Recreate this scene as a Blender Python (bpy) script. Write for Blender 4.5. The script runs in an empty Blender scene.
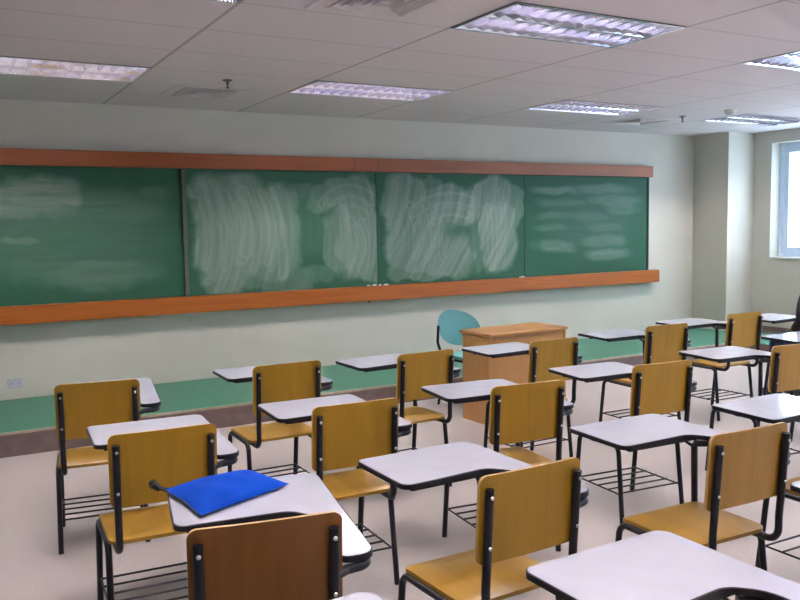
import bpy, bmesh, math, random
import numpy as np
from mathutils import Vector, Matrix
random.seed(4)
C = bpy.context.scene.collection
sc = bpy.context.scene
PI = math.pi

# ---------------------------------------------------------------- helpers
def node_mat(name, rough=.5, spec=.5, metal=0.0):
    m = bpy.data.materials.new(name); m.use_nodes = True
    nt = m.node_tree; b = nt.nodes['Principled BSDF']
    b.inputs['Roughness'].default_value = rough
    b.inputs['Specular IOR Level'].default_value = spec
    b.inputs['Metallic'].default_value = metal
    return m, nt, b

def N(nt, t, **kw):
    n = nt.nodes.new(t)
    for k, v in kw.items(): setattr(n, k, v)
    return n

def noise_mat(name, c1, c2, scale=8, stretch=(1, 1, 1), rough=.5, spec=.5, metal=0.0, bump=0.0, detail=4, lo=.35, hi=.65, bscale=None):
    m, nt, b = node_mat(name, rough, spec, metal)
    tc = N(nt, 'ShaderNodeTexCoord'); mp = N(nt, 'ShaderNodeMapping')
    mp.inputs['Scale'].default_value = stretch
    nt.links.new(tc.outputs['Object'], mp.inputs['Vector'])
    no = N(nt, 'ShaderNodeTexNoise'); no.inputs['Scale'].default_value = scale; no.inputs['Detail'].default_value = detail
    nt.links.new(mp.outputs[0], no.inputs['Vector'])
    cr = N(nt, 'ShaderNodeValToRGB')
    cr.color_ramp.elements[0].position = lo; cr.color_ramp.elements[1].position = hi
    cr.color_ramp.elements[0].color = (*c1, 1); cr.color_ramp.elements[1].color = (*c2, 1)
    nt.links.new(no.outputs['Fac'], cr.inputs['Fac']); nt.links.new(cr.outputs['Color'], b.inputs['Base Color'])
    if bump:
        n2 = N(nt, 'ShaderNodeTexNoise'); n2.inputs['Scale'].default_value = bscale or scale * 4
        nt.links.new(tc.outputs['Object'], n2.inputs['Vector'])
        bp = N(nt, 'ShaderNodeBump'); bp.inputs['Strength'].default_value = bump; bp.inputs['Distance'].default_value = .002
        nt.links.new(n2.outputs['Fac'], bp.inputs['Height']); nt.links.new(bp.outputs[0], b.inputs['Normal'])
    return m

def wood_mat(name, c1, c2, dark, axis='Z', rough=.38, seam=False):
    """veneer: long streaks along one axis, a few darker pores"""
    m, nt, b = node_mat(name, rough, .45)
    tc = N(nt, 'ShaderNodeTexCoord'); mp = N(nt, 'ShaderNodeMapping')
    st = {'X': (.5, 9, 9), 'Y': (9, .5, 9), 'Z': (9, 9, .5)}[axis]
    mp.inputs['Scale'].default_value = st
    oi = N(nt, 'ShaderNodeObjectInfo'); va = N(nt, 'ShaderNodeVectorMath', operation='ADD')
    nt.links.new(tc.outputs['Object'], va.inputs[0]); nt.links.new(oi.outputs['Random'], va.inputs[1])
    nt.links.new(va.outputs[0], mp.inputs['Vector'])
    no = N(nt, 'ShaderNodeTexNoise'); no.inputs['Scale'].default_value = 2.6; no.inputs['Detail'].default_value = 6; no.inputs['Distortion'].default_value = .7
    nt.links.new(mp.outputs[0], no.inputs['Vector'])
    cr = N(nt, 'ShaderNodeValToRGB')
    e = cr.color_ramp.elements
    e[0].position = .28; e[0].color = (*dark, 1); e[1].position = .72; e[1].color = (*c2, 1)
    k = e.new(.45); k.color = (*c1, 1)
    nt.links.new(no.outputs['Fac'], cr.inputs['Fac']); nt.links.new(cr.outputs['Color'], b.inputs['Base Color'])
    return m

M = {}
M['ply'] = wood_mat('ply_golden', (.335, .185, .012), (.365, .205, .016), (.30, .158, .010))
M['ply_b'] = wood_mat('ply_tan', (.325, .175, .027), (.355, .195, .034), (.295, .155, .021))
M['ply_d'] = wood_mat('ply_reddish', (.155, .060, .010), (.175, .070, .013), (.135, .050, .008))
M['ply_edge'] = noise_mat('ply_edge', (.42, .25, .09), (.52, .33, .14), 30, rough=.5)
M['seat'] = wood_mat('seat_ply', (.35, .19, .020), (.38, .21, .028), (.31, .165, .015), axis='Y')
M['lam'] = noise_mat('white_laminate', (.47, .485, .575), (.51, .525, .615), 5, rough=.10, spec=.5)
M['edge'] = noise_mat('black_edging', (.007, .007, .012), (.013, .013, .020), 20, rough=.4, spec=.3)
M['steel'] = noise_mat('black_steel', (.006, .006, .011), (.012, .012, .020), 15, rough=.36, spec=.35)
M['bolt'] = noise_mat('bolt_metal', (.75, .75, .75), (.9, .9, .9), 30, rough=.25, metal=.6)
M['blue'] = noise_mat('blue_fabric', (.004, .052, .40), (.006, .068, .48), 9, rough=.9, spec=.1, bump=.5, bscale=260)
M['blackfab'] = noise_mat('black_webbing', (.012, .012, .013), (.03, .03, .032), 40, rough=.8)
M['teal'] = noise_mat('teal_plastic', (.085, .28, .29), (.10, .32, .325), 5, rough=.45)
M['deskwood'] = wood_mat('desk_veneer', (.46, .245, .085), (.49, .27, .10), (.43, .225, .075), axis='Z', rough=.4)
M['desktop'] = wood_mat('desk_top_veneer', (.46, .235, .08), (.49, .26, .095), (.43, .215, .07), axis='X', rough=.3)
M['trimwood'] = wood_mat('board_trim_wood', (.36, .098, .009), (.41, .115, .012), (.30, .072, .007), axis='X', rough=.42)
M['trimwood2'] = wood_mat('board_trim_wood_upper', (.27, .066, .012), (.31, .080, .015), (.23, .050, .010), axis='X', rough=.42)
M['wall'] = noise_mat('wall_paint', (.56, .55, .485), (.585, .575, .51), 2.5, rough=.7, spec=.25, bump=.25, bscale=150)
M['floor'] = noise_mat('floor_vinyl', (.41, .37, .36), (.465, .42, .405), 60, rough=.33, spec=.45, detail=8, lo=.3, hi=.7)
M['green'] = noise_mat('green_vinyl', (.048, .185, .120), (.060, .215, .140), 30, rough=.5, detail=6)
M['brown'] = noise_mat('brown_riser', (.14, .10, .092), (.18, .13, .12), 12, rough=.6)
M['nosing'] = noise_mat('nosing_strip', (.34, .28, .21), (.42, .35, .27), 20, rough=.5)
M['white'] = noise_mat('white_plastic', (.66, .66, .62), (.72, .72, .68), 10, rough=.45)
M['whitemetal'] = noise_mat('white_enamel', (.60, .57, .57), (.66, .63, .63), 10, rough=.5)
M['ventplate'] = noise_mat('vent_plate', (.66, .61, .63), (.70, .655, .675), 40, rough=.7, spec=.2)
M['sprink'] = noise_mat('sprinkler_metal', (.10, .09, .09), (.16, .145, .14), 30, rough=.5)
M['dark'] = noise_mat('duct_dark', (.02, .018, .02), (.04, .036, .04), 10, rough=.8)
M['louver'] = noise_mat('louver_aluminium', (.76, .76, .88), (.84, .84, .95), 12, rough=.10, metal=.985)
M['alu'] = noise_mat('window_aluminium', (.62, .74, .90), (.68, .80, .95), 10, rough=.4)
M['chalk'] = noise_mat('chalk_stick', (.8, .8, .78), (.9, .9, .88), 30, rough=.9)
M['skin'] = noise_mat('skin_tone', (.42, .22, .14), (.48, .26, .17), 12, rough=.5)
M['maroon'] = noise_mat('dark_maroon_cloth', (.025, .014, .022), (.045, .026, .036), 30, rough=.85)
M['navy'] = noise_mat('navy_denim', (.012, .024, .09), (.022, .040, .13), 60, rough=.85)
M['hair'] = noise_mat('black_hair', (.008, .007, .007), (.02, .017, .015), 80, stretch=(1, 1, .1), rough=.5)
M['eye'] = noise_mat('eye_white', (.7, .7, .68), (.75, .75, .73), 10, rough=.2)

# fluorescent tube
TUBE_E = 170
m = bpy.data.materials.new('fluorescent_tube'); m.use_nodes = True; nt = m.node_tree
b = nt.nodes['Principled BSDF']; b.inputs['Base Color'].default_value = (.9, .9, 1, 1)
b.inputs['Emission Color'].default_value = (1, .91, .90, 1); b.inputs['Emission Strength'].default_value = TUBE_E
M['tube'] = m

# window glass: see-through with a faint reflection
m = bpy.data.materials.new('clear_glass'); m.use_nodes = True; nt = m.node_tree
for n in list(nt.nodes): nt.nodes.remove(n)
o = N(nt, 'ShaderNodeOutputMaterial'); mx = N(nt, 'ShaderNodeMixShader'); tr = N(nt, 'ShaderNodeBsdfTransparent'); gl = N(nt, 'ShaderNodeBsdfGlossy')
gl.inputs['Roughness'].default_value = .03; mx.inputs[0].default_value = .06
tr.inputs['Color'].default_value = (.93, .97, 1, 1)
nt.links.new(tr.outputs[0], mx.inputs[1]); nt.links.new(gl.outputs[0], mx.inputs[2]); nt.links.new(mx.outputs[0], o.inputs['Surface'])
M['glass'] = m

# ceiling tiles: grid lines by position on the ceiling
GX0, GX, GY0, GY, ZC = 1.37, 1.2, 6.345, .6, 2.644
m, nt, b = node_mat('ceiling_tiles', .8, .2)
tc = N(nt, 'ShaderNodeTexCoord'); sp = N(nt, 'ShaderNodeSeparateXYZ'); nt.links.new(tc.outputs['Object'], sp.inputs[0])
def mth(op, a, v=None, c=None):
    n = N(nt, 'ShaderNodeMath', operation=op)
    if hasattr(a, 'is_linked') or hasattr(a, 'links'): nt.links.new(a, n.inputs[0])
    else: n.inputs[0].default_value = a
    if v is not None:
        if hasattr(v, 'links'): nt.links.new(v, n.inputs[1])
        else: n.inputs[1].default_value = v
    return n.outputs[0]
def gridline(outp, off, per, w):
    t = mth('ADD', outp, -off + 100 * per); t = mth('MODULO', t, per); t = mth('SUBTRACT', t, per / 2); t = mth('ABSOLUTE', t)
    t = mth('SUBTRACT', t, per / 2 - w); t = mth('DIVIDE', t, .004)
    n = N(nt, 'ShaderNodeClamp'); nt.links.new(t, n.inputs[0]); return n.outputs[0]
gx = gridline(sp.outputs[0], GX0, GX, .013); gy = gridline(sp.outputs[1], GY0, GY, .009)
gy = mth('MULTIPLY', gy, .7)
gm = mth('MAXIMUM', gx, gy)
no = N(nt, 'ShaderNodeTexNoise'); no.inputs['Scale'].default_value = 160; no.inputs['Detail'].default_value = 3
nt.links.new(tc.outputs['Object'], no.inputs['Vector'])
cr = N(nt, 'ShaderNodeValToRGB'); cr.color_ramp.elements[0].position = .35; cr.color_ramp.elements[1].position = .6
cr.color_ramp.elements[0].color = (.66, .61, .63, 1); cr.color_ramp.elements[1].color = (.70, .655, .675, 1)
nt.links.new(no.outputs['Fac'], cr.inputs['Fac'])
mx = N(nt, 'ShaderNodeMix', data_type='RGBA'); nt.links.new(gm, mx.inputs['Factor']); nt.links.new(cr.outputs['Color'], mx.inputs['A'])
mx.inputs['B'].default_value = (.42, .39, .40, 1); nt.links.new(mx.outputs['Result'], b.inputs['Base Color'])
bp = N(nt, 'ShaderNodeBump'); bp.inputs['Strength'].default_value = .3; bp.inputs['Distance'].default_value = .002
nt.links.new(no.outputs['Fac'], bp.inputs['Height']); nt.links.new(bp.outputs[0], b.inputs['Normal'])
M['ceil'] = m

# chalkboard: green slate with a chalk-dust density stored on the mesh
m, nt, b = node_mat('chalkboard_green', .62, .3)
at = N(nt, 'ShaderNodeAttribute'); at.attribute_name = 'chalk'
cr = N(nt, 'ShaderNodeValToRGB'); e = cr.color_ramp.elements
e[0].position = 0; e[0].color = (.018, .098, .055, 1); e[1].position = 1; e[1].color = (.27, .33, .30, 1)
k = e.new(.5); k.color = (.10, .185, .14, 1)
nt.links.new(at.outputs['Fac'], cr.inputs['Fac']); nt.links.new(cr.outputs['Color'], b.inputs['Base Color'])
M['board'] = m
M['boardside'] = noise_mat('board_side', (.012, .05, .03), (.02, .07, .045), 8, rough=.5)
M['boardrail'] = noise_mat('board_rail', (.075, .085, .065), (.095, .10, .08), 8, rough=.5)

def obj(name, bm, mats, parent=None, smooth=False, loc=None, rot=None):
    me = bpy.data.meshes.new(name); bm.normal_update(); bm.to_mesh(me); bm.free()
    for mm in (mats if isinstance(mats, (list, tuple)) else [mats]): me.materials.append(mm)
    if smooth:
        me.polygons.foreach_set('use_smooth', [True] * len(me.polygons))
        try: me.set_sharp_from_angle(angle=math.radians(40))
        except Exception: pass
    o = bpy.data.objects.new(name, me); C.objects.link(o)
    if parent: o.parent = parent
    if loc: o.location = loc
    if rot: o.rotation_euler = rot
    return o

def tag(o, label, cat, group=None):
    o['label'] = label; o['category'] = cat
    if group: o['group'] = group
    return o
def struct(o): o['kind'] = 'structure'; return o
def thing(name, label, cat, loc=(0, 0, 0), rz=0, group=None):
    o = bpy.data.objects.new(name, None); C.objects.link(o); o.location = loc; o.rotation_euler = (0, 0, rz)
    o.empty_display_size = .1
    return tag(o, label, cat, group)

def box(bm, x0, x1, y0, y1, z0, z1, mi=0):
    v = [bm.verts.new(p) for p in [(x0, y0, z0), (x1, y0, z0), (x1, y1, z0), (x0, y1, z0), (x0, y0, z1), (x1, y0, z1), (x1, y1, z1), (x0, y1, z1)]]
    for f in [(0, 3, 2, 1), (4, 5, 6, 7), (0, 1, 5, 4), (1, 2, 6, 5), (2, 3, 7, 6), (3, 0, 4, 7)]:
        fc = bm.faces.new([v[i] for i in f]); fc.material_index = mi
def bevel(bm, w, seg=2):
    bmesh.ops.bevel(bm, geom=list(bm.edges), offset=w, segments=seg, affect='EDGES', profile=.5)
def bxbm(*a, bev=0, seg=2):
    bm = bmesh.new(); box(bm, *a)
    if bev: bevel(bm, bev, seg)
    return bm

def fillet(pts, rad, seg=6):
    """round the inner corners of a polyline (rad: number or list per inner point)"""
    P = [Vector(p) for p in pts]; out = [P[0]]
    for i in range(1, len(P) - 1):
        r = rad[i - 1] if isinstance(rad, (list, tuple)) else rad
        a = (P[i - 1] - P[i]); bb = (P[i + 1] - P[i]); la, lb = a.length, bb.length; a.normalize(); bb.normalize()
        ang = a.angle(bb)
        if r <= 0 or ang > 3.1: out.append(P[i]); continue
        t = min(r / math.tan(ang / 2), la * .49, lb * .49); r2 = t * math.tan(ang / 2)
        p0 = P[i] + a * t; p1 = P[i] + bb * t
        c = P[i] + (a + bb).normalized() * (r2 / math.sin(ang / 2))
        v0 = p0 - c; v1 = p1 - c; tot = v0.angle(v1); ax = v0.cross(v1).normalized()
        for k in range(seg + 1):
            out.append(c + Matrix.Rotation(tot * k / seg, 3, ax) @ v0)
    out.append(P[-1]); return out

def tube(bm, pts, r, n=10, flat=None):
    P = [Vector(p) for p in pts]; rings = []
    t = (P[1] - P[0]).normalized(); up = Vector((0, 0, 1)) if abs(t.z) < .9 else Vector((1, 0, 0))
    u = t.cross(up).normalized(); w = t.cross(u).normalized()
    for i, p in enumerate(P):
        if i == 0: t2 = (P[1] - P[0]).normalized()
        elif i == len(P) - 1: t2 = (P[-1] - P[-2]).normalized()
        else: t2 = ((P[i + 1] - p).normalized() + (p - P[i - 1]).normalized()).normalized()
        q = t.rotation_difference(t2); u = (q @ u).normalized(); w = (q @ w).normalized(); t = t2
        rings.append([bm.verts.new(p + u * (r * math.cos(2 * PI * k / n)) + w * (r * math.sin(2 * PI * k / n))) for k in range(n)])
    for i in range(len(rings) - 1):
        for k in range(n):
            bm.faces.new([rings[i][k], rings[i][(k + 1) % n], rings[i + 1][(k + 1) % n], rings[i + 1][k]])
    bm.faces.new(rings[0][::-1]); bm.faces.new(rings[-1])
    bmesh.ops.recalc_face_normals(bm, faces=bm.faces[:])
def tbm(pts, r, n=10):
    bm = bmesh.new(); tube(bm, pts, r, n); return bm

def round_poly(pts, rads, seg=6):
    """closed 2-D outline with rounded corners"""
    n = len(pts); out = []
    for i in range(n):
        p = fillet([(*pts[i - 1], 0), (*pts[i], 0), (*pts[(i + 1) % n], 0)], rads[i], seg)[1:-1]
        out += [(q.x, q.y) for q in p]
    return out
def offset_poly(pl, d):
    n = len(pl); out = []
    A = sum(pl[i][0] * pl[(i + 1) % n][1] - pl[(i + 1) % n][0] * pl[i][1] for i in range(n))
    s = 1 if A > 0 else -1
    for i in range(n):
        a, b_, c = Vector(pl[i - 1]), Vector(pl[i]), Vector(pl[(i + 1) % n])
        e = (c - a)
        if e.length < 1e-9: out.append(tuple(b_)); continue
        e.normalize(); out.append((b_.x + s * e.y * d, b_.y - s * e.x * d))
    return out
def prism(bm, pl, z0, z1, mi_top=0, mi_side=0, mi_bot=0):
    lo = [bm.verts.new((x, y, z0)) for x, y in pl]; hi = [bm.verts.new((x, y, z1)) for x, y in pl]; n = len(pl)
    f = bm.faces.new(hi); f.material_index = mi_top
    f = bm.faces.new(lo[::-1]); f.material_index = mi_bot
    for i in range(n):
        f = bm.faces.new([lo[i], lo[(i + 1) % n], hi[(i + 1) % n], hi[i]]); f.material_index = mi_side
    bmesh.ops.recalc_face_normals(bm, faces=bm.faces[:])

def lathe(bm, prof, n=20, c=(0, 0, 0)):
    rings = []
    for r, z in prof:
        rings.append([bm.verts.new((c[0] + r * math.cos(2 * PI * k / n), c[1] + r * math.sin(2 * PI * k / n), c[2] + z)) for k in range(n)])
    for i in range(len(rings) - 1):
        for k in range(n): bm.faces.new([rings[i][k], rings[i][(k + 1) % n], rings[i + 1][(k + 1) % n], rings[i + 1][k]])
    bm.faces.new(rings[0][::-1]); bm.faces.new(rings[-1])
    bmesh.ops.recalc_face_normals(bm, faces=bm.faces[:])

# ---------------------------------------------------------------- room shell
YW = 7.556            # chalkboard wall
XP, YP = 8.655, 7.017 # pillar
XR = 9.14             # window wall
XL, YB = -2.4, -3.2
PZ, PY = .172, 6.296  # platform

bm = bxbm(XL, XR + .3, YB, YW + .1, -.1, 0); struct(obj('floor', bm, M['floor']))

# ceiling: cells with openings for the light fittings
lamp_cells = []
for ci in (-3, -1, 1, 3, 5):
    for rj in (0, 4, 8, 12): lamp_cells.append((ci, rj))
lamp_cells = [c for c in lamp_cells if c != (-3, 0) and c[0] != -3]
bm = bmesh.new()
xs = [XL] + [GX0 + GX * i for i in range(-3, 7) if GX0 + GX * i > XL + .01] + [XR + .3]
ys = [YB] + [GY0 - GY * j for j in range(15, -2, -1)] + [YW + .1]
def is_lamp(xm, ym):
    for ci, rj in lamp_cells:
        x0 = GX0 + GX * ci; y1 = GY0 - GY * rj + 0; y0 = y1 
        # row j spans j .. j+1 counted away from the board wall
        if x0 < xm < x0 + GX and GY0 - GY * (rj + 1) < ym < GY0 - GY * rj: return True
    return False
vd = {}
def gv(x, y):
    k = (round(x, 4), round(y, 4))
    if k not in vd: vd[k] = bm.verts.new((x, y, ZC))
    return vd[k]
for i in range(len(xs) - 1):
    for j in range(len(ys) - 1):
        if is_lamp((xs[i] + xs[i + 1]) / 2, (ys[j] + ys[j + 1]) / 2): continue
        bm.faces.new([gv(xs[i], ys[j]), gv(xs[i], ys[j + 1]), gv(xs[i + 1], ys[j + 1]), gv(xs[i + 1], ys[j])])
struct(obj('ceiling', bm, M['ceil']))
# slab above the suspended ceiling keeps the plenum dark
struct(obj('ceiling_slab', bxbm(XL - .1, XR + .4, YB - .1, YW + .2, ZC + .3, ZC + .4), M['dark']))

struct(obj('wall_front', bxbm(XL, XR + .3, YW, YW + .1, 0, ZC + .3), M['wall']))
struct(obj('wall_left', bxbm(XL - .1, XL, YB, YW + .1, 0, ZC + .3), M['wall']))
struct(obj('wall_back', bxbm(XL - .1, XR + .3, YB - .1, YB, 0, ZC + .3), M['wall']))
struct(obj('wall_pillar', bxbm(XP, XR, YP, YW, 0, ZC), M['wall']))
WY1, WY0, WZ0, WZ1 = 6.77, -2.4, 1.09, 2.50
bm = bmesh.new()
box(bm, XR, XR + .3, WY1, YW, 0, ZC + .3); box(bm, XR, XR + .3, YB, WY0, 0, ZC + .3)
box(bm, XR, XR + .3, WY0, WY1, 0, WZ0); box(bm, XR, XR + .3, WY0, WY1, WZ1, ZC + .3)
struct(obj('wall_right', bm, M['wall']))

# window
win = bpy.data.objects.new('window_1', None); C.objects.link(win); struct(win)
fx0, fx1 = XR + .16, XR + .24
bm = bmesh.new()
box(bm, fx0, fx1, WY0, WY1, WZ0, WZ0 + .05); box(bm, fx0, fx1, WY0, WY1, WZ1 - .05, WZ1)
box(bm, fx0, fx1, WY1 - .05, WY1, WZ0 + .05, WZ1 - .05); box(bm, fx0, fx1, WY0, WY0 + .05, WZ0 + .05, WZ1 - .05)
obj('window_frame', bm, M['alu'], win)
y = WY1 - .05; npan = 8; wpan = (WY1 - WY0 - .1) / npan
for k in range(npan):
    a, b_ = y - wpan * (k + 1), y - wpan * k
    bm = bmesh.new(); z0, z1 = WZ0 + .05, WZ1 - .05; s = .07
    ox = .0 if k % 2 == 0 else .0
    xx0, xx1 = fx0 + .015, fx0 + .055
    box(bm, xx0, xx1, a, a + s, z0, z1); box(bm, xx0, xx1, b_ - s, b_, z0, z1)
    box(bm, xx0, xx1, a + s, b_ - s, z0, z0 + s); box(bm, xx0, xx1, a + s, b_ - s, z1 - s, z1)
    sash = obj('window_sash', bm, M['alu'], win)
    obj('window_pane', bxbm(xx0 + .016, xx0 + .020, a + s, b_ - s, z0 + s, z1 - s), M['glass'], sash)
obj('window_sill', bxbm(XR - .012, XR + .16, WY0, WY1, WZ0 - .02, WZ0 + .004, bev=.003), M['white'], win)

# raised platform under the board, wider towards the window wall
bm = bmesh.new()
def plat(bm, z0, z1, g):
    prism(bm, [(XL, PY + g), (8.05, PY + g), (8.05, 5.72 + g), (XR, 5.72 + g), (XR, YP), (XP, YP), (XP, YW), (XL, YW)], z0, z1)
plat(bm, 0, PZ - .004, 0); struct(obj('platform_riser', bm, M['brown']))
bm = bmesh.new(); plat(bm, PZ - .004, PZ, .02); struct(obj('platform_top', bm, M['green']))
bm = bmesh.new()
box(bm, XL, 8.05, PY - .004, PY + .02, PZ - .016, PZ + .001); box(bm, 8.046, XR, 5.716, 5.74, PZ - .016, PZ + .001)
struct(obj('trim_1', bm, M['nosing']))
bm = bmesh.new(); box(bm, XR - .012, XR, 5.74, YP, PZ, PZ + .05); box(bm, XR - .2, XR - .012, 5.74, YP - .01, PZ, PZ + .003)
struct(obj('baseboard_right', bm, M['brown']))

# ---------------------------------------------------------------- chalkboard
rng = np.random.RandomState(7)
def vnoise(u, v, seed):
    r = np.random.RandomState(seed); T = r.rand(64, 64)
    iu = np.floor(u).astype(int); iv = np.floor(v).astype(int); fu = u - iu; fv = v - iv
    fu = fu * fu * (3 - 2 * fu); fv = fv * fv * (3 - 2 * fv)
    a = T[iu % 64, iv % 64]; b_ = T[(iu + 1) % 64, iv % 64]; c = T[iu % 64, (iv + 1) % 64]; d = T[(iu + 1) % 64, (iv + 1) % 64]
    return (a * (1 - fu) + b_ * fu) * (1 - fv) + (c * (1 - fu) + d * fu) * fv
def fbm(u, v, seed, o=4):
    s = 0; a = .5
    for k in range(o): s = s + a * vnoise(u * 2 ** k, v * 2 ** k, seed + k); a *= .5
    return s / (1 - .5 ** o)
def sstep(x, a, b_):
    t = np.clip((x - a) / (b_ - a), 0, 1); return t * t * (3 - 2 * t)
def blobs(U, V, L, seed, edge=.22, amp=1):
    wu = (fbm(U * 9, V * 6, seed) - .5) * .10; wv = (fbm(U * 9 + 31, V * 6, seed + 9) - .5) * .16 * amp
    D = np.zeros_like(U)
    for cu, cv, ru, rv, s in L:     # superellipse patches: centre, radii, strength
        d = (np.abs((U + wu - cu) / ru) ** 3 + np.abs((V + wv - cv) / rv) ** 3) ** (1 / 3)
        D = np.maximum(D, s * (1 - sstep(d, 1 - edge, 1)))
    return D
def swipes(U, V, L, asp=1.6):
    """single eraser passes: arcs given by centre line points and a width"""
    D = np.zeros_like(U)
    for pts, w, s in L:
        P = np.array(pts, float); t = np.linspace(0, 1, 24); n = len(P) - 1
        from math import comb
        B = sum(comb(n, i) * (1 - t) ** (n - i) * t ** i * P[i][:, None] for i in range(n + 1))
        best = np.full(U.shape, 9.)
        for x, y_ in B.T: best = np.minimum(best, np.hypot((U - x) * asp, V - y_))
        q = best / w
        ring = np.exp(-((q - .8) / .22) ** 2) + .35 * (q < .8)
        D = np.maximum(D, s * ring * (q < 1.25))
    return D
def chalk(U, V, kind):      # U 0..1 left to right, V 0..1 top to bottom
    rs = np.random.RandomState(100 + kind)
    def scr(n, u0, u1, v0, v1, bow, w0, w1, a0, a1):
        L = []
        for k in range(n):
            u = rs.uniform(u0, u1); a = rs.uniform(v0, v0 + .35 * (v1 - v0)); b_ = rs.uniform(v1 - .35 * (v1 - v0), v1); q = rs.uniform(-.04, .04)
            L.append(([(u, a), (u + bow * rs.uniform(.5, 1.2), (a + b_) / 2), (u + q, b_)], rs.uniform(w0, w1), rs.uniform(a0, a1)))
        return L
    if kind == 2:
        m_ = blobs(U, V, [(.14, .30, .14, .30, .70), (.22, .22, .22, .22, .66), (.20, .60, .18, .38, .72), (.44, .36, .16, .28, .66), (.42, .64, .18, .34, .70), (.18, .84, .14, .15, .66), (.46, .92, .24, .08, .42), (.60, .18, .14, .08, .3),
                          (.86, .20, .20, .18, .66), (.90, .55, .17, .42, .72), (.72, .22, .12, .13, .45), (.64, .90, .12, .08, .28), (.93, .80, .12, .18, .66), (.76, .62, .08, .30, .5), (.62, .45, .1, .3, .14)], 3, .3)
        cx = .16 * np.cos((V - .5) * 2.6)
        st = fbm((U * 1.62 - cx) * 26, V * 2.2, 21, 4)
        sw = scr(26, .03, .52, .08, .95, .09, .03, .06, .10, .42) + scr(14, .72, .97, .25, .95, .06, .03, .06, .10, .42)
        sw += [([(.70, .28), (.82, .06), (.98, .25)], .06, .35), ([(.74, .36), (.84, .16), (.96, .34)], .04, .3)]
    elif kind == 3:
        m_ = blobs(U, V, [(.16, .20, .16, .22, .72), (.20, .55, .18, .42, .74), (.45, .30, .26, .22, .78), (.42, .72, .24, .28, .74), (.76, .20, .17, .2, .7), (.80, .58, .16, .40, .76), (.92, .30, .08, .24, .55), (.30, .08, .14, .06, .4), (.62, .5, .08, .45, .35), (.25, .9, .22, .10, .55)], 40)
        cx = .14 * np.cos((V - .4) * 2.4)
        st = fbm((U * 1.5 + .35 * V - cx) * 26, V * 2.6, 51, 3)
        sw = scr(18, .04, .42, .25, .95, .07, .03, .055, .1, .40)
        sw += [([(.22, .36), (.40, .16), (.60, .26)], .06, .4), ([(.30, .44), (.46, .28), (.58, .38)], .05, .35), ([(.66, .14), (.62, .5), (.68, .92)], .05, .3)]
        sw += scr(12, .66, .92, .08, .92, .03, .03, .05, .1, .42)
        m_ = m_ * (1 - .75 * np.exp(-(((U - .53) / .10) ** 2 + ((V - .53) / .06) ** 2)))
    elif kind == 1:
        m_ = blobs(U, V, [(.36, .19, .15, .15, .78), (.47, .21, .09, .13, .75), (.30, .27, .30, .15, .72), (.60, .30, .40, .16, .30), (.85, .20, .12, .07, .26), (.29, .54, .10, .04, .6), (.5, .52, .55, .42, .22), (.62, .80, .34, .14, .42), (.40, .70, .2, .2, .26)], 60, .55, .7)
        st = fbm(U * 5, V * 34, 71, 4); sw = [([(.60, .90), (.68, .99), (.78, .95)], .02, .35)]
    else:
        m_ = blobs(U, V, [(.26, .15, .24, .055, .62), (.62, .13, .34, .07, .55), (.70, .24, .30, .08, .60), (.30, .27, .28, .06, .36), (.78, .33, .18, .09, .48), (.26, .40, .24, .05, .34), (.52, .42, .22, .08, .34), (.22, .52, .18, .05, .34), (.62, .52, .20, .07, .38), (.24, .70, .22, .09, .58), (.62, .66, .26, .09, .52), (.66, .80, .24, .08, .58), (.5, .45, .46, .46, .16)], 80, .6, .3)
        st = fbm(U * 5, V * 30, 91, 4); sw = [([(.34, .755), (.37, .765), (.41, .76)], .012, .9)]
    d = m_ * (.50 + .62 * st) + swipes(U, V, sw) * np.minimum(1, m_ * 4) * .42
    d = d + .04 * fbm(U * 30, V * 30, 5)
    return np.clip(d, 0, 1)

board = thing('chalkboard', 'long green sliding chalkboard smeared with wiped chalk between two orange wood rails', 'chalkboard', (0, 0, 0))
seams = [.06, 2.03, 3.985, 5.873, 7.80]
ZB0, ZB1 = .955, 2.108
for k in range(4):
    x0, x1 = seams[k] + .004, seams[k + 1] - .004
    yf = YW - (.055 if k in (1, 2) else .035)
    nx, nz = 240, 140
    g = np.linspace(0, 1, nx); h = np.linspace(0, 1, nz); U, V = np.meshgrid(g, h)
    dens = chalk(U, V, k + 1).ravel()
    verts = [(x0 + (x1 - x0) * u, yf, ZB1 - (ZB1 - ZB0) * v) for v in h for u in g]
    faces = [(j * nx + i, (j + 1) * nx + i, (j + 1) * nx + i + 1, j * nx + i + 1) for j in range(nz - 1) for i in range(nx - 1)]
    me = bpy.data.meshes.new('slate_panel'); me.from_pydata(verts, [], faces)
    at = me.attributes.new('chalk', 'FLOAT', 'POINT'); at.data.foreach_set('value', dens.astype(np.float32))
    me.materials.append(M['board']); me.update()
    p = bpy.data.objects.new('slate_panel', me); C.objects.link(p); p.parent = board
    bm = bmesh.new()
    box(bm, x0 - .002, x1 + .002, yf + .001, yf + .014, ZB0, ZB1)
    box(bm, x0 - .004, x0 + .004, yf - .006, yf + .001, ZB0, ZB1); box(bm, x1 - .004, x1 + .004, yf - .006, yf + .001, ZB0, ZB1)
    obj('panel_edge', bm, M['boardside'], p)
obj('panel_stop', bxbm(2.005, 2.038, YW - .062, YW - .050, ZB0, ZB1), M['boardrail'], board)
obj('panel_stop', bxbm(7.80, 7.815, YW - .050, YW - .0, ZB0, ZB1), M['boardside'], board)
obj('top_rail', bxbm(.0, 7.835, YW - .095, YW, 2.105, 2.240, bev=.003), M['trimwood2'], board)
bm = bxbm(-.02, 7.93, YW - .125, YW, .808, .957, bev=.003); obj('chalk_tray', bm, M['trimwood'], board)
obj('tray_bolt', bxbm(3.835, 3.85, YW - .12, YW - .105, .795, .808), M['dark'], board)
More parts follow.
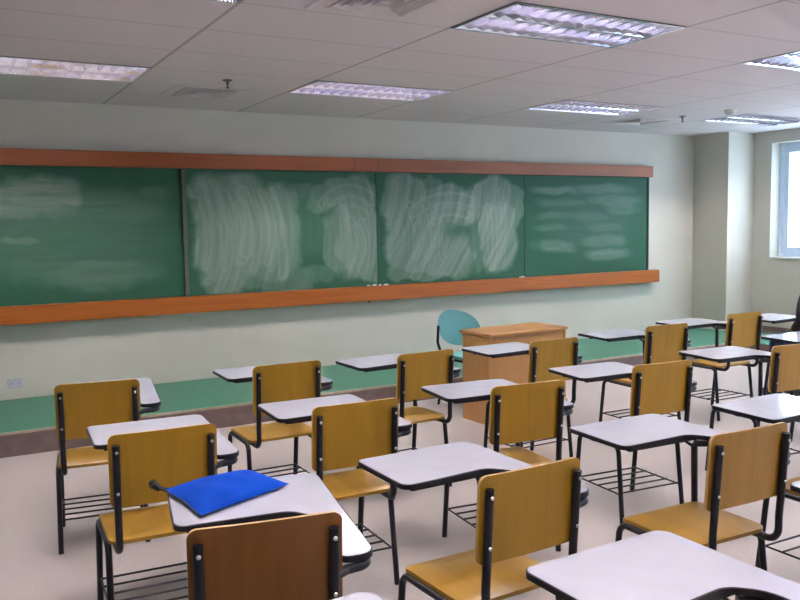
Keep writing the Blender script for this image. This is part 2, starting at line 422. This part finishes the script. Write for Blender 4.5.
# splice blocks in the top rail
for a, b_ in ((3.72, 3.725), (3.985, 3.99)):
    obj('rail_joint', bxbm(a, b_, YW - .0962, YW - .095, 2.108, 2.238), M['dark'], board)
cl = ['leftmost of four white chalk pieces on the board tray below the middle seam', 'second from left of four white chalk pieces below the middle board seam',
      'third from left of four white chalk pieces below the middle board seam', 'rightmost of four white chalk pieces on the board tray below the middle seam',
      'lone white chalk piece on the tray under the right-hand board seam']
for k, (x, ln) in enumerate([(3.845, .035), (3.91, .05), (3.975, .035), (4.045, .05), (5.79, .075)]):
    bm = bmesh.new(); tube(bm, fillet([(-ln / 2, 0, 0), (ln / 2, 0, 0)], 0), .0075, 8)
    c = obj('chalk_stick', bm, M['chalk'], None, True, (x, YW - .105, .957 + .0075), (0, 0, (-.3, .2, .5, -.1, .1)[k]))
    tag(c, cl[k], 'chalk', 'chalk pieces on the board tray')

# wall outlet
t = thing('wall_outlet', 'white double electrical outlet plate low on the chalkboard wall at far left', 'outlet', (.56, YW, .306))
obj('cover_plate', bxbm(-.058, .058, -.010, 0, -.040, .040, bev=.003), M['lam'], t)
for s in (-1, 1):
    so = obj('socket', bxbm(s * .027 - .018, s * .027 + .018, -.0125, -.010, -.022, .022, bev=.001), M['lam'], t)
    bm = bmesh.new()
    for q in (-1, 1): box(bm, s * .027 + q * .006 - .0012, s * .027 + q * .006 + .0012, -.0128, -.0124, -.008, .008)
    obj('slot', bm, M['dark'], so)

# ---------------------------------------------------------------- ceiling fittings
lampname = {(-1, 0): 'lit louvred ceiling light at far left, nearest the chalkboard wall', (1, 0): 'lit louvred ceiling light nearest the board wall, left of centre above the middle board seam',
            (3, 0): 'lit louvred ceiling light near the board wall above the right end of the chalkboard', (5, 0): 'lit louvred ceiling light in the far corner above the pillar near the window',
            (-1, 4): 'lit louvred ceiling light at the top left edge, only its corner showing', (1, 4): 'large bright louvred ceiling light at top centre, nearest in view',
            (3, 4): 'lit louvred ceiling light cut by the right edge high above the window side', (5, 4): 'lit louvred ceiling light beside the windows, second row from the board',
            (-1, 8): 'louvred ceiling light overhead on the left, third row from the board', (1, 8): 'louvred ceiling light overhead in the middle, third row from the board',
            (3, 8): 'louvred ceiling light overhead right of middle, third row from the board', (5, 8): 'louvred ceiling light beside the windows, third row from the board',
            (-1, 12): 'louvred ceiling light on the left, rear row of the room', (1, 12): 'louvred ceiling light in the middle, rear row of the room',
            (3, 12): 'louvred ceiling light right of middle, rear row of the room', (5, 12): 'louvred ceiling light by the windows, rear row of the room'}
W2, H2, DP = GX / 2 - .006, GY / 2 - .006, .095
def lamp_meshes():
    ms = {}
    bm = bmesh.new()   # open housing with sloped inner sides
    lo = [(-W2, -H2), (W2, -H2), (W2, H2), (-W2, H2)]
    t_ = .06
    hi = [(x * .97, y * .9) for x, y in lo]
    a = [bm.verts.new((x, y, 0.004)) for x, y in lo]; b_ = [bm.verts.new((x, y, DP + .03)) for x, y in hi]
    for i in range(4): bm.faces.new([a[i], a[(i + 1) % 4], b_[(i + 1) % 4], b_[i]])
    bm.faces.new(b_); ms['housing'] = (bm, M['whitemetal'])
    bm = bmesh.new(); w = .016   # rim
    box(bm, -W2, W2, -H2, -H2 + w, -.006, .004); box(bm, -W2, W2, H2 - w, H2, -.006, .004)
    box(bm, -W2, -W2 + w, -H2 + w, H2 - w, -.006, .004); box(bm, W2 - w, W2, -H2 + w, H2 - w, -.006, .004)
    ms['rim'] = (bm, M['louver'])
    bm = bmesh.new()   # parabolic cross blades, wedge shaped
    def wedge(p0, p1, wt, wb, z0, z1):
        p0 = Vector(p0); p1 = Vector(p1); d = (p1 - p0).normalized(); n_ = Vector((-d.y, d.x, 0))
        zm = (z0 + z1) / 2
        prof = [(wb, z0), (wb + (wt - wb) * .30, zm), (wt, z1)]
        L = []
        for p in (p0, p1):
            L.append([bm.verts.new(p + n_ * s * w_ + Vector((0, 0, z))) for s, (w_, z) in [(-1, q) for q in prof] + [(1, q) for q in prof[::-1]]])
        for i in range(6): bm.faces.new([L[0][i], L[0][(i + 1) % 6], L[1][(i + 1) % 6], L[1][i]])
    nb = 13
    for k in range(nb + 1):
        x = -W2 + w + (2 * W2 - 2 * w) * k / nb
        wedge((x, -H2 + w, 0), (x, H2 - w, 0), .012, .0015, -.002, .050)
    wedge((-W2 + w, 0, 0), (W2 - w, 0, 0), .030, .005, -.003, .052)
    for q in (-1, 1): wedge((-W2 + w, q * (H2 - w), 0), (W2 - w, q * (H2 - w), 0), .030, .005, -.003, .052)
    bmesh.ops.recalc_face_normals(bm, faces=bm.faces[:])
    ms['louver_grid'] = (bm, M['louver'])
    return ms
LM = {}
for k, (bm, mm) in lamp_meshes().items():
    me = bpy.data.meshes.new('ceiling_light_' + k); bm.to_mesh(me); bm.free(); me.materials.append(mm); LM[k] = me
bm = bmesh.new(); tube(bm, [(-W2 + .03, 0, 0), (W2 - .03, 0, 0)], .014, 10)
me = bpy.data.meshes.new('lamp_tube'); bm.to_mesh(me); bm.free(); me.materials.append(M['tube']); LM['tube'] = me
for ci, rj in lamp_cells:
    cx = GX0 + GX * (ci + .5); cy = GY0 - GY * (rj + .5)
    if rj == 0: cy = GY0 - GY * .5
    t = thing('ceiling_light', lampname[(ci, rj)], 'ceiling light', (cx, cy, ZC), 0, 'louvred ceiling lights')
    for k in ('housing', 'rim', 'louver_grid'):
        o = bpy.data.objects.new(k, LM[k]); C.objects.link(o); o.parent = t
    for s in (-1, 1):
        o = bpy.data.objects.new('lamp_tube', LM['tube']); C.objects.link(o); o.parent = t; o.location = (0, s * H2 * .5, .085)

def vent(loc, label):
    t = thing('ceiling_vent', label, 'air vent', (loc[0], loc[1], ZC), 0, 'square ceiling air diffusers')
    bm = bmesh.new(); s = .29
    def ring(a, za, b_, zb):
        A = [bm.verts.new((x * a, y * a, za)) for x, y in ((-1, -1), (1, -1), (1, 1), (-1, 1))]
        B = [bm.verts.new((x * b_, y * b_, zb)) for x, y in ((-1, -1), (1, -1), (1, 1), (-1, 1))]
        for i in range(4): bm.faces.new([A[i], A[(i + 1) % 4], B[(i + 1) % 4], B[i]])
    ring(s, -.004, .215, -.004); ring(s, -.004, s, .0); ring(.215, -.004, .205, .03)
    obj('outer_frame', bm, M['ventplate'], t)
    obj('throat', bxbm(-.21, .21, -.21, .21, .034, .036), M['dark'], t)
    for k, a in enumerate((.20, .158, .116, .074)):
        bm = bmesh.new(); ring(a, -.010 - .002 * k, a - .024, .018); obj('cone_louver', bm, M['whitemetal'], t)
    obj('centre_plate', bxbm(-.040, .040, -.040, .040, -.014, -.010), M['whitemetal'], t)
vent((1.98, 6.62), 'square white ceiling air vent left of centre close to the chalkboard wall')
vent((1.98, 3.62), 'square white ceiling air vent cut off by the top edge of the view')
vent((6.78, 6.65), 'square white ceiling air vent above the right end of the chalkboard')

def sprinkler(x, y, label):
    t = thing('fire_sprinkler', label, 'sprinkler', (x, y, ZC), 0, 'pendant fire sprinklers')
    bm = bmesh.new(); lathe(bm, [(.036, .004), (.036, -.005), (.014, -.012)], 14); obj('escutcheon', bm, M['sprink'], t)
    bm = bmesh.new(); lathe(bm, [(.010, -.008), (.010, -.03), (.006, -.035), (.006, -.055)], 12); obj('stem', bm, M['sprink'], t)
    bm = bmesh.new(); lathe(bm, [(.004, -.054), (.016, -.056), (.016, -.060), (.004, -.062)], 14); obj('deflector', bm, M['sprink'], t)
sprinkler(1.97, 6.0, 'small pendant fire sprinkler hanging beside the left ceiling vent')
sprinkler(6.88, 6.16, 'small pendant fire sprinkler near the ceiling vent at far right')
t = thing('smoke_detector', 'round white smoke detector on the ceiling at right between two lights', 'smoke detector', (6.97, 5.64, ZC))
bm = bmesh.new(); lathe(bm, [(.058, 0), (.058, -.016), (.052, -.022)], 20); obj('base', bm, M['white'], t)
bm = bmesh.new(); lathe(bm, [(.046, -.020), (.046, -.040), (.034, -.052), (.010, -.056)], 20); obj('sensor_dome', bm, M['whitemetal'], t)

# ---------------------------------------------------------------- tablet arm chair
def quad_sheet(bm, pl, fn, th, nsub=0): pass
def make_chair(loc, rz, label, group, ply='ply', seatm='seat', tk=.022):
    t = thing('tablet_arm_chair', label, 'desk chair', (loc[0], loc[1], 0), rz, group)
    S = M['steel']
    # seat: rounded plywood, front and rear edges rolled down a little
    W = .197; y0, y1 = -.150, .200; zt = .432; th = .014
    pl = round_poly([(-W, y0), (W, y0), (W, y1), (-W, y1)], [.03] * 4, 5)
    bm = bmesh.new(); prism(bm, pl, zt - th, zt)
    bmesh.ops.triangulate(bm, faces=[f for f in bm.faces if len(f.verts) > 4])
    ys_ = [y0 + .012, y0 + .03, y0 + .06, y1 - .06, y1 - .03, y1 - .012]
    for yy in ys_ + [0.0]:
        bmesh.ops.bisect_plane(bm, geom=bm.verts[:] + bm.edges[:] + bm.faces[:], plane_co=(0, yy, 0), plane_no=(0, 1, 0))
    for v in bm.verts:
        d = max(0, v.co.y - (y1 - .06)) / .06; e_ = max(0, (y0 + .05) - v.co.y) / .05
        v.co.z -= .009 * d * d + .006 * e_ * e_
    obj('seat', bm, M[seatm], t, True)
    # backrest: gently curved rounded panel
    hb, z0, z1, thb = .193, .571, .842, .011
    pl = round_poly([(-hb, z0), (hb, z0), (hb, z1), (-hb, z1)], [.026] * 4, 6)
    bm = bmesh.new()
    prism(bm, pl, 0, thb, 0, 1, 0)
    bmesh.ops.triangulate(bm, faces=[f for f in bm.faces if len(f.verts) > 4])
    for xx in (-.17, -.14, -.11, -.08, -.05, -.02, .02, .05, .08, .11, .14, .17):
        bmesh.ops.bisect_plane(bm, geom=bm.verts[:] + bm.edges[:] + bm.faces[:], plane_co=(xx, 0, 0), plane_no=(1, 0, 0))
    for v in bm.verts:
        x, z, d = v.co.x, v.co.y, v.co.z
        yy = -.218 - (z - .581) * .077 + d + .22 * x * x - .004
        v.co = Vector((x, yy, z))
    bmesh.ops.recalc_face_normals(bm, faces=bm.faces[:])
    back = obj('backrest', bm, [M[ply], M['ply_edge']], t, True)
    # back posts with J bend running forward under the seat
    rp = .0135
    for s in (-1, 1):
        x = s * .168
        def yb(z): return -.218 - (z - .581) * .077 + .22 * .168 ** 2 - .004 - rp
        pts = fillet([(x, yb(.806), .806), (x, yb(.50), .50), (x, -.222, .403), (x, .13, .403)], [0, .058], 7)
        obj('back_post', tbm(pts, rp, 12), S, t, True)
        for z in (.782, .630):
            bm = bmesh.new(); bmesh.ops.create_uvsphere(bm, u_segments=10, v_segments=6, radius=.0062)
            for v in bm.verts: v.co = Vector((v.co.x + x, v.co.y * .6 + yb(z) - rp - .001, v.co.z + z))
            obj('bolt', bm, M['bolt'], back, True)
    # side frames: front leg, rail, rear leg
    rl = .0125; zr = .405
    for s in (-1, 1):
        xr_ = s * .197; xf = s * .203
        if s < 0:
            f = fillet([(xf, .236, 0), (xr_, .196, zr), (xr_, .06, zr)], .045, 7)
            obj('leg', tbm(f, rl, 12), S, t, True)
        else:   # right front leg rises past the seat to carry the tablet
            f = fillet([(xf, .236, 0), (.212, .205, .40), (.162, .165, .672)], .2, 5)
            obj('leg', tbm(f, rl + .001, 12), S, t, True)
        r = fillet([(xf, -.168, 0), (xr_, -.125, zr), (xr_, .06, zr)], .045, 7)
        obj('leg', tbm(r, rl, 12), S, t, True)
        obj('seat_rail', tbm([(xr_, .055, zr), (xr_, .10 if s < 0 else .19, zr)], rl + .0004, 12), S, t, True)
    # wire book rack
    bm = bmesh.new(); zk = .152; rr = .0045
    for s in (-1, 1): tube(bm, [(s * .198, .215, zk), (s * .198, -.150, zk)], rr, 6)
    for k in range(5):
        y = .195 - k * .082
        tube(bm, [(-.198, y, zk + .004), (.198, y, zk + .004)], rr, 6)
    obj('book_rack', bm, S, t, True)
    # writing tablet, pitched up very slightly towards the front
    def tilt(b):
        for v in b.verts: v.co.z += tk * (v.co.y - .12)
    zt, tt = .712, .016
    out = [(-.200, .168), (.140, .184), (.203, .112), (.196, -.190), (.293, -.190), (.291, .508), (-.200, .508)]
    pl = round_poly(out, [.035, .07, .10, .030, .045, .040, .028], 7)
    bm = bmesh.new(); prism(bm, offset_poly(pl, -.0015), zt - tt + .001, zt)
    tilt(bm); tab = obj('writing_tablet', bm, M['lam'], t)
    bm = bmesh.new()   # black rubber edging: closed band round the slab
    o1 = offset_poly(pl, .0025); i1 = offset_poly(pl, -.0015); n = len(pl)
    prof = [(i1, zt - .0008), (o1, zt - .0022), (o1, zt - tt - .002), (i1, zt - tt - .002)]
    R = [[bm.verts.new((x, y, z)) for x, y in q] for q, z in prof]
    for j in range(3):
        for i in range(n): bm.faces.new([R[j][i], R[j][(i + 1) % n], R[j + 1][(i + 1) % n], R[j + 1][i]])
    bm.faces.new(R[3])
    bmesh.ops.recalc_face_normals(bm, faces=bm.faces[:])
    tilt(bm); obj('edging', bm, M['edge'], tab)
    # tablet carrier: loop from the right back post forward beneath the arm rest, and two cross bars
    bm = bmesh.new()
    tube(bm, fillet([(.168, -.226, .678), (.212, -.193, .678), (.277, -.180, .678), (.268, .10, .676), (.162, .167, .674)], [.03, .045, .05], 6), .0130, 12)
    for y, xa in ((.192, -.165), (.375, -.180)):
        box(bm, xa, .235, y - .011, y + .011, zt - tt - .013, zt - tt - .002)
    box(bm, .225, .250, .05, .39, zt - tt - .013, zt - tt - .0021)
    box(bm, .238, .282, -.150, -.110, zt - tt - .018, zt - tt - .0021)
    for sx in (-1, 1): tube(bm, [(.162, .167, .660), (.162 + sx * .035, .190, zt - tt - .006)], .006, 8)
    tilt(bm); obj('tablet_support', bm, S, t, True)
    return t

G = 'tablet arm chairs in rows facing the chalkboard'
chairs = [
 (1, .699, 4.365, -.153, 'ply', 'golden plywood tablet arm chair at far left of the front row, nearest the chalkboard'),
 (2, .715, 3.232, -.063, 'ply', 'golden tablet arm chair at far left of the second row, beyond the blue pouch'),
 (3, .729, 2.133, -.188, 'ply_d', 'dark reddish-brown plywood tablet arm chair with the blue pouch lying on its white tablet'),
 (4, 1.631, 4.346, -.012, 'ply', 'golden tablet arm chair second from left in the front row nearest the chalkboard'),
 (5, 1.502, 3.250, -.048, 'ply', 'second from left tablet arm chair in the second row, dark grain marks on golden backrest'),
 (6, 1.515, 2.146, .029, 'ply', 'large golden tablet arm chair at bottom centre, third row, seat corner showing at left'),
 (8, 2.424, 4.252, .058, 'ply', 'golden tablet arm chair in the front row directly before the teal chair'),
 (9, 2.349, 3.177, -.104, 'ply', 'golden tablet arm chair third from left in the second row, before the desk base'),
 (10, 2.445, 2.096, -.027, 'ply_b', 'tan tablet arm chair at lower right, third row, with broad empty seat and tilted backrest'),
 (11, 3.348, 4.222, .020, 'ply', 'golden tablet arm chair in the front row standing before the teacher desk'),
 (12, 3.252, 3.229, -.083, 'ply', 'golden tablet arm chair in the second row, fourth from left, right of the teacher desk'),
 (13, 4.465, 4.328, -.045, 'ply', 'golden tablet arm chair in the front row, first one right of the teacher desk'),
 (14, 5.490, 4.503, -.002, 'ply', 'small distant golden tablet arm chair in the front row below the wall pillar'),
 (15, 4.347, 3.245, -.081, 'ply_b', 'tan tablet arm chair at the right edge of the second row, backrest partly cut off'),
 (16, 3.274, 2.066, -.010, 'ply_b', 'right-edge tablet arm chair of the third row, only white tablet and seat corner showing'),
 (17, 5.407, 3.418, -.002, 'ply', 'second row tablet arm chair at right edge, only pointed white tablet corner showing'),
 (18, 6.330, 4.330, .060, 'ply', 'tablet arm chair nearest the window at far right, with a person seated in it'),
 (19, .560, 1.160, 0, 'ply_d', 'tablet arm chair of which only a rounded white tablet corner shows at bottom edge'),
 (7, 1.434, 1.072, .029, 'ply', 'nearest tablet arm chair at bottom right, broad white tablet with light glare on its arm'),
 (20, 2.544, 1.145, 0, 'ply_b', 'tablet arm chair at bottom right edge, a sliver of white tablet corner showing'),
]
for n_, x, y, rz, ply, lab in chairs:
    make_chair((x, y), rz, lab, G, ply, 'seat', .030 if n_ == 3 else .016)

# ---------------------------------------------------------------- blue pouch
quad = [(.608, 2.632), (.646, 2.350), (.975, 2.478), (.905, 2.690)]   # left, near, right, far
cxp = sum(q[0] for q in quad) / 4; cyp = sum(q[1] for q in quad) / 4
pz = .7205
t = thing('zip_pouch', 'bright blue fabric zip pouch lying on the white tablet of the dark brown chair', 'pouch', (cxp, cyp, pz))
nn = 40
def bag_pt(u, v, s):
    a, b_, c, d = [Vector((q[0] - cxp, q[1] - cyp, 0)) for q in quad]
    # sides curve inward slightly between the corners
    p = a * (1 - u) * (1 - v) + b_ * u * (1 - v) + c * u * v + d * (1 - u) * v
    e = (1 - abs(2 * u - 1) ** 2.6) * (1 - abs(2 * v - 1) ** 2.6)
    p = p * (1 - .05 * (1 - e) * (1 - max(abs(2 * u - 1), 0) * abs(2 * v - 1)))
    wr = .0022 * math.sin(9 * u + 5 * v) + .0018 * math.sin(17 * v - 6 * u + 1) + .0015 * math.sin(23 * u * v + 2)
    h = .043 * e ** .7
    mid = .012
    z = mid + (h * .78 + wr * e) if s > 0 else mid - min(mid - .001, h * .5)
    if e <= 0: z = mid
    z += .030 * (.187 * p.x + .982 * p.y)
    return Vector((p.x, p.y, z))
bm = bmesh.new()
top = [[bm.verts.new(bag_pt(i / nn, j / nn, 1)) for j in range(nn + 1)] for i in range(nn + 1)]
bot = [[top[i][j] if i in (0, nn) or j in (0, nn) else bm.verts.new(bag_pt(i / nn, j / nn, -1)) for j in range(nn + 1)] for i in range(nn + 1)]
for i in range(nn):
    for j in range(nn):
        bm.faces.new([top[i][j], top[i + 1][j], top[i + 1][j + 1], top[i][j + 1]])
        try: bm.faces.new([bot[i][j], bot[i][j + 1], bot[i + 1][j + 1], bot[i + 1][j]])
        except ValueError: pass
obj('pouch_body', bm, M['blue'], t, True)
bm = bmesh.new()
A = Vector((quad[0][0] - cxp, quad[0][1] - cyp, .014))
path = [A + Vector(p) for p in ((.012, -.006, 0), (-.004, .004, .002), (-.018, .018, .014), (-.026, .030, .026), (-.036, .036, .022), (-.032, .028, .008), (-.012, .008, -.002))]
for w in (-.008, -.004, 0, .004, .008): tube(bm, [p + Vector((w * .6, w, 0)) for p in fillet(path, .006, 3)], .0026, 6)
obj('pull_loop', bm, M['blackfab'], t, True)
bm = bmesh.new(); tube(bm, [bag_pt(u / 20, 0, 1) + Vector((-.001, -.002, 0)) for u in range(21)], .0025, 6)
obj('zip', bm, M['blackfab'], t, True)

# ---------------------------------------------------------------- teacher desk
t = thing('teacher_desk', 'light brown wooden teacher desk with overhanging top, before the platform', 'desk', (3.70, 5.18, 0), math.radians(3))
DW = .835
obj('desk_top', bxbm(-.006, DW - .035, -.032, .370, .696, .720, bev=.003), M['desktop'], t)
obj('side_panel', bxbm(0, .024, 0, .335, 0, .690, bev=.001), M['deskwood'], t)
obj('side_panel', bxbm(DW - .05, DW - .026, 0, .335, 0, .690, bev=.001), M['deskwood'], t)
obj('front_panel', bxbm(.024, DW - .05, .012, .030, .0, .696), M['deskwood'], t)
obj('apron', bxbm(.024, DW - .05, .004, .012, .62, .690), M['deskwood'], t)
d = obj('drawer', bxbm(DW - .36, DW - .054, .29, .338, .52, .670, bev=.002), M['deskwood'], t)
bm = bmesh.new(); tube(bm, [(DW - .25, .345, .60), (DW - .16, .345, .60)], .006, 8); obj('handle', bm, M['steel'], d, True)

# ---------------------------------------------------------------- teal chair
t = thing('teal_chair', 'teal plastic chair with oval backrest and dark tube legs behind the teacher desk', 'chair', (4.015, 5.86, 0), math.radians(184))
bm = bmesh.new()   # local: sitter faces +y
nu, nv = 28, 12
def bk(u, v, s):   # oval back shell
    a = 2 * PI * u; r = v
    x = .235 * r * (abs(math.cos(a)) ** .85) * (1 if math.cos(a) > 0 else -1); z =   .155 * r * (abs(math.sin(a)) ** .9) * (1 if math.sin(a) > 0 else -1)
    y = -.215 + .75 * x * x - .10 * z - (.012 * s if r < .999 else 0)
    return Vector((x, y,   .660 + z + .16 * x))
for s in (0, 1):
    c = bm.verts.new(bk(0, 0, s)); rings = []
    for j in range(1, nv + 1):
        rings.append([bm.verts.new(bk(i / nu, j / nv, s)) for i in range(nu)])
    for i in range(nu): bm.faces.new([c, rings[0][i], rings[0][(i + 1) % nu]])
    for j in range(nv - 1):
        for i in range(nu): bm.faces.new([rings[j][i], rings[j][(i + 1) % nu], rings[j + 1][(i + 1) % nu], rings[j + 1][i]])
bmesh.ops.remove_doubles(bm, verts=bm.verts[:], dist=.0004); bmesh.ops.recalc_face_normals(bm, faces=bm.faces[:])
obj('backrest', bm, M['teal'], t, True)
pl = round_poly([(-.19, -.18), (.19, -.18), (.215, .21), (-.215, .21)], [.09, .09, .07, .07], 7)
bm = bmesh.new(); prism(bm, pl, .432, .455); bmesh.ops.bevel(bm, geom=[e for e in bm.edges if abs(e.verts[0].co.z - e.verts[1].co.z) < 1e-6], offset=.006, segments=2, affect='EDGES')
obj('seat', bm, M['teal'], t, True)
for s in (-1, 1):
    obj('back_post', tbm(fillet([(s * .228, -.178, .665 + .035 * s), (s * .222, -.200, .55), (s * .19, -.17, .418), (s * .19, .0, .418)], [.1, .05], 6), .0125, 10), M['steel'], t, True)
    obj('leg', tbm(fillet([(s * .20, .20, 0), (s * .19, .16, .418), (s * .19, .0, .418)], .04, 6), .0122, 10), M['steel'], t, True)
    obj('leg', tbm(fillet([(s * .20, -.23, 0), (s * .19, -.13, .418), (s * .19, .02, .418)], .04, 6), .0118, 10), M['steel'], t, True)

# ---------------------------------------------------------------- seated person at the window side
P = thing('person', 'person seated at the far right edge in dark maroon sleeves and blue clothes', 'person', (6.445, 4.33, 0), math.radians(-20))
def skin(name, chain, edges, mat, parent, sub=2, root=0):
    me = bpy.data.meshes.new(name); me.from_pydata([c[0] for c in chain], edges, []); me.update()
    o = bpy.data.objects.new(name, me); C.objects.link(o); o.parent = parent
    me.materials.append(mat)
    md = o.modifiers.new('Skin', 'SKIN'); md.use_smooth_shade = True
    sv = me.skin_vertices[0].data
    for i, c in enumerate(chain):
        r = c[1]; sv[i].radius = r if isinstance(r, tuple) else (r, r)
        sv[i].use_root = (i == root)
    s_ = o.modifiers.new('Sub', 'SUBSURF'); s_.levels = sub; s_.render_levels = sub
    return o
HX = 0.0
def person_chain(g=-.03):
    ch = [((0, -.08, .53), (.125 + g, .095 + g)), ((0, -.10, .64), (.120 + g, .09 + g)), ((0, -.11, .79), (.130 + g, .095 + g)), ((0, -.105, .92), (.125 + g, .09 + g)), ((0, -.10, 1.0), (.055, .05)), ((0, -.09, 1.06), .050), ((0, -.065, 1.13), .062), ((0, -.055, 1.20), .082), ((0, -.06, 1.27), .074)]
    E_ = [(i, i + 1) for i in range(8)]
    def arm(s):
        b0 = len(ch)
        ch.extend([((s * .165, -.115, .955), .050 + g), ((s * .188, -.11, .84), .044 + g), ((s * .188, -.10, .715), .040 + g), ((s * .155, .03, .65), .026), ((s * .10, .12, .63), .022)])
        E_.append((3, b0)); E_.extend([(b0 + k, b0 + k + 1) for k in range(4)])
        return b0 + 4
    def leg(s):
        b0 = len(ch)
        ch.extend([((s * .09, -.04, .525), .080 + g), ((s * .105, .16, .52), .070 + g), ((s * .11, .34, .505), .055 + g), ((s * .11, .355, .28), .050 + g), ((s * .11, .35, .10), .030), ((s * .11, .385, .045), .028), ((s * .115, .47, .03), .024)])
        E_.append((0, b0)); E_.extend([(b0 + k, b0 + k + 1) for k in range(6)])
    hands = [arm(-1), arm(1)]
    leg(-1); leg(1)
    # hands: palm plus five fingers
    for s, h in ((-1, hands[0]), (1, hands[1])):
        b0 = len(ch)
        ch.append(((s * .075, .165, .625), (.026, .014))); E_.append((h, b0))
        for k, (dx, ln) in enumerate(((-.026, .060), (-.009, .072), (.009, .068), (.025, .052))):
            f0 = len(ch)
            ch.extend([((s * .070 + dx, .195, .611), .0085), ((s * .068 + dx * 1.1, .195 + ln * .55, .605), .0078), ((s * .066 + dx * 1.1, .195 + ln, .593), .0065)])
            E_.extend([(b0, f0), (f0, f0 + 1), (f0 + 1, f0 + 2)])
        f0 = len(ch)
        ch.extend([((s * .075 - s * .035, .155, .617), .0095), ((s * .075 - s * .055, .182, .611), .008)])
        E_.extend([(b0, f0), (f0, f0 + 1)])
    return ch, E_
ch, E_ = person_chain()
body = skin('body', ch, E_, M['skin'], P, 1)
# long-sleeved top over a vest, and trousers
tch = [((0, -.085, .50), (.150, .115)), ((0, -.10, .62), (.140, .108)), ((0, -.11, .78), (.142, .108)), ((0, -.11, .91), (.145, .100)), ((0, -.10, .985), (.085, .075)), ((0, -.095, 1.03), .062)]
tE = [(k, k + 1) for k in range(5)]
skin('shirt', tch, tE, M['navy'], P, 2)
for s in (-1, 1):
    skin('sleeve', [((s * .07, -.11, .975), .066), ((s * .15, -.115, .955), .066), ((s * .190, -.112, .85), .053), ((s * .190, -.10, .715), .050), ((s * .155, .02, .65), .042), ((s * .115, .09, .632), .034)], [(k, k + 1) for k in range(5)], M['maroon'], P, 2)
    skin('trouser_leg', [((s * .05, -.09, .525), .100), ((s * .09, .02, .525), .092), ((s * .105, .18, .518), .080), ((s * .11, .345, .505), .068), ((s * .11, .36, .28), .062), ((s * .11, .35, .08), .055)], [(k, k + 1) for k in range(5)], M['navy'], P, 2)
    bm = bmesh.new(); prism(bm, round_poly([(s * .11 - .043, .29), (s * .11 + .043, .29), (s * .115 + .046, .53), (s * .115 - .046, .53)], [.03, .03, .04, .04], 6), .0, .075)
    for v in bm.verts:
        if v.co.z > .05: v.co.z -= max(0, v.co.y - .38) * .22; v.co.x += (s * .11 - v.co.x) * .18
    obj('shoe', bm, M['blackfab'], P, True)
    e = bmesh.new(); bmesh.ops.create_uvsphere(e, u_segments=12, v_segments=8, radius=.008)
    for v in e.verts: v.co += Vector((s * .032, .012, 1.205))
    obj('eye', e, M['hair'], P, True)
    e = bmesh.new(); bmesh.ops.create_uvsphere(e, u_segments=12, v_segments=8, radius=.026)
    for v in e.verts: v.co = Vector((v.co.x * .35 + s * .080, v.co.y * .7 - .065, v.co.z * 1.1 + 1.195))
    obj('ear', e, M['skin'], P, True)
e = bmesh.new(); bmesh.ops.create_cone(e, segments=10, radius1=.016, radius2=.007, depth=.045, cap_ends=True)
for v in e.verts: v.co += Vector((0, .024 + (.008 if v.co.z < 0 else 0), 1.182))
obj('nose', e, M['skin'], P, True)
e = bmesh.new(); bmesh.ops.create_uvsphere(e, u_segments=12, v_segments=8, radius=.022)
for v in e.verts: v.co = Vector((v.co.x, v.co.y * .35 + .012, v.co.z * .25 + 1.145))
obj('mouth', e, M['maroon'], P, True)
e = bmesh.new(); bmesh.ops.create_uvsphere(e, u_segments=24, v_segments=16, radius=1)
for v in list(e.verts):
    v.co = Vector((v.co.x * .096, v.co.y * .108 - .070, v.co.z * .115 + 1.225))
bmesh.ops.delete(e, geom=[v for v in e.verts if v.co.y > -.025 and v.co.z < 1.25], context='VERTS')
obj('hair', e, M['hair'], P, True)

# ---------------------------------------------------------------- light
w = bpy.data.worlds.new('World'); sc.world = w; w.use_nodes = True
bg = w.node_tree.nodes['Background']; bg.inputs['Color'].default_value = (.69, .85, 1, 1); bg.inputs['Strength'].default_value = 8.5
def area(name, loc, rot, sx, sy, power, col, portal=False):
    l = bpy.data.lights.new(name, 'AREA'); l.shape = 'RECTANGLE'; l.size = sx; l.size_y = sy; l.energy = power; l.color = col
    if portal: l.cycles.is_portal = True
    o = bpy.data.objects.new(name, l); C.objects.link(o); o.location = loc; o.rotation_euler = rot; return o
area('window_portal', (XR + .31, (WY0 + WY1) / 2, (WZ0 + WZ1) / 2), (0, PI / 2, 0), WZ1 - WZ0, WY1 - WY0, 1, (1, 1, 1), True)

# ---------------------------------------------------------------- camera
f, yaw, pit, roll = 830.573, .5139859, -.0891759, -.0171672
fw = Vector((math.sin(yaw) * math.cos(pit), math.cos(yaw) * math.cos(pit), math.sin(pit)))
r = Vector((math.cos(yaw), -math.sin(yaw), 0)); u = r.cross(fw)
c_, s_ = math.cos(roll), math.sin(roll)
r2 = c_ * r + s_ * u; u2 = -s_ * r + c_ * u
cam = bpy.data.cameras.new('Camera'); cam.sensor_width = 36; cam.lens = f / 800 * 36; cam.clip_start = .05
co = bpy.data.objects.new('Camera', cam); C.objects.link(co)
mt = Matrix((r2, u2, -fw)).transposed().to_4x4(); mt.translation = Vector((0, 0, 1.56126)); co.matrix_world = mt
sc.camera = co
sc.view_settings.view_transform = 'Standard'; sc.view_settings.look = 'None'; sc.view_settings.exposure = 0.06
sc.cycles.max_bounces = 10; sc.cycles.diffuse_bounces = 5; sc.cycles.glossy_bounces = 4
sc.cycles.sample_clamp_indirect = 60; sc.cycles.caustics_reflective = False
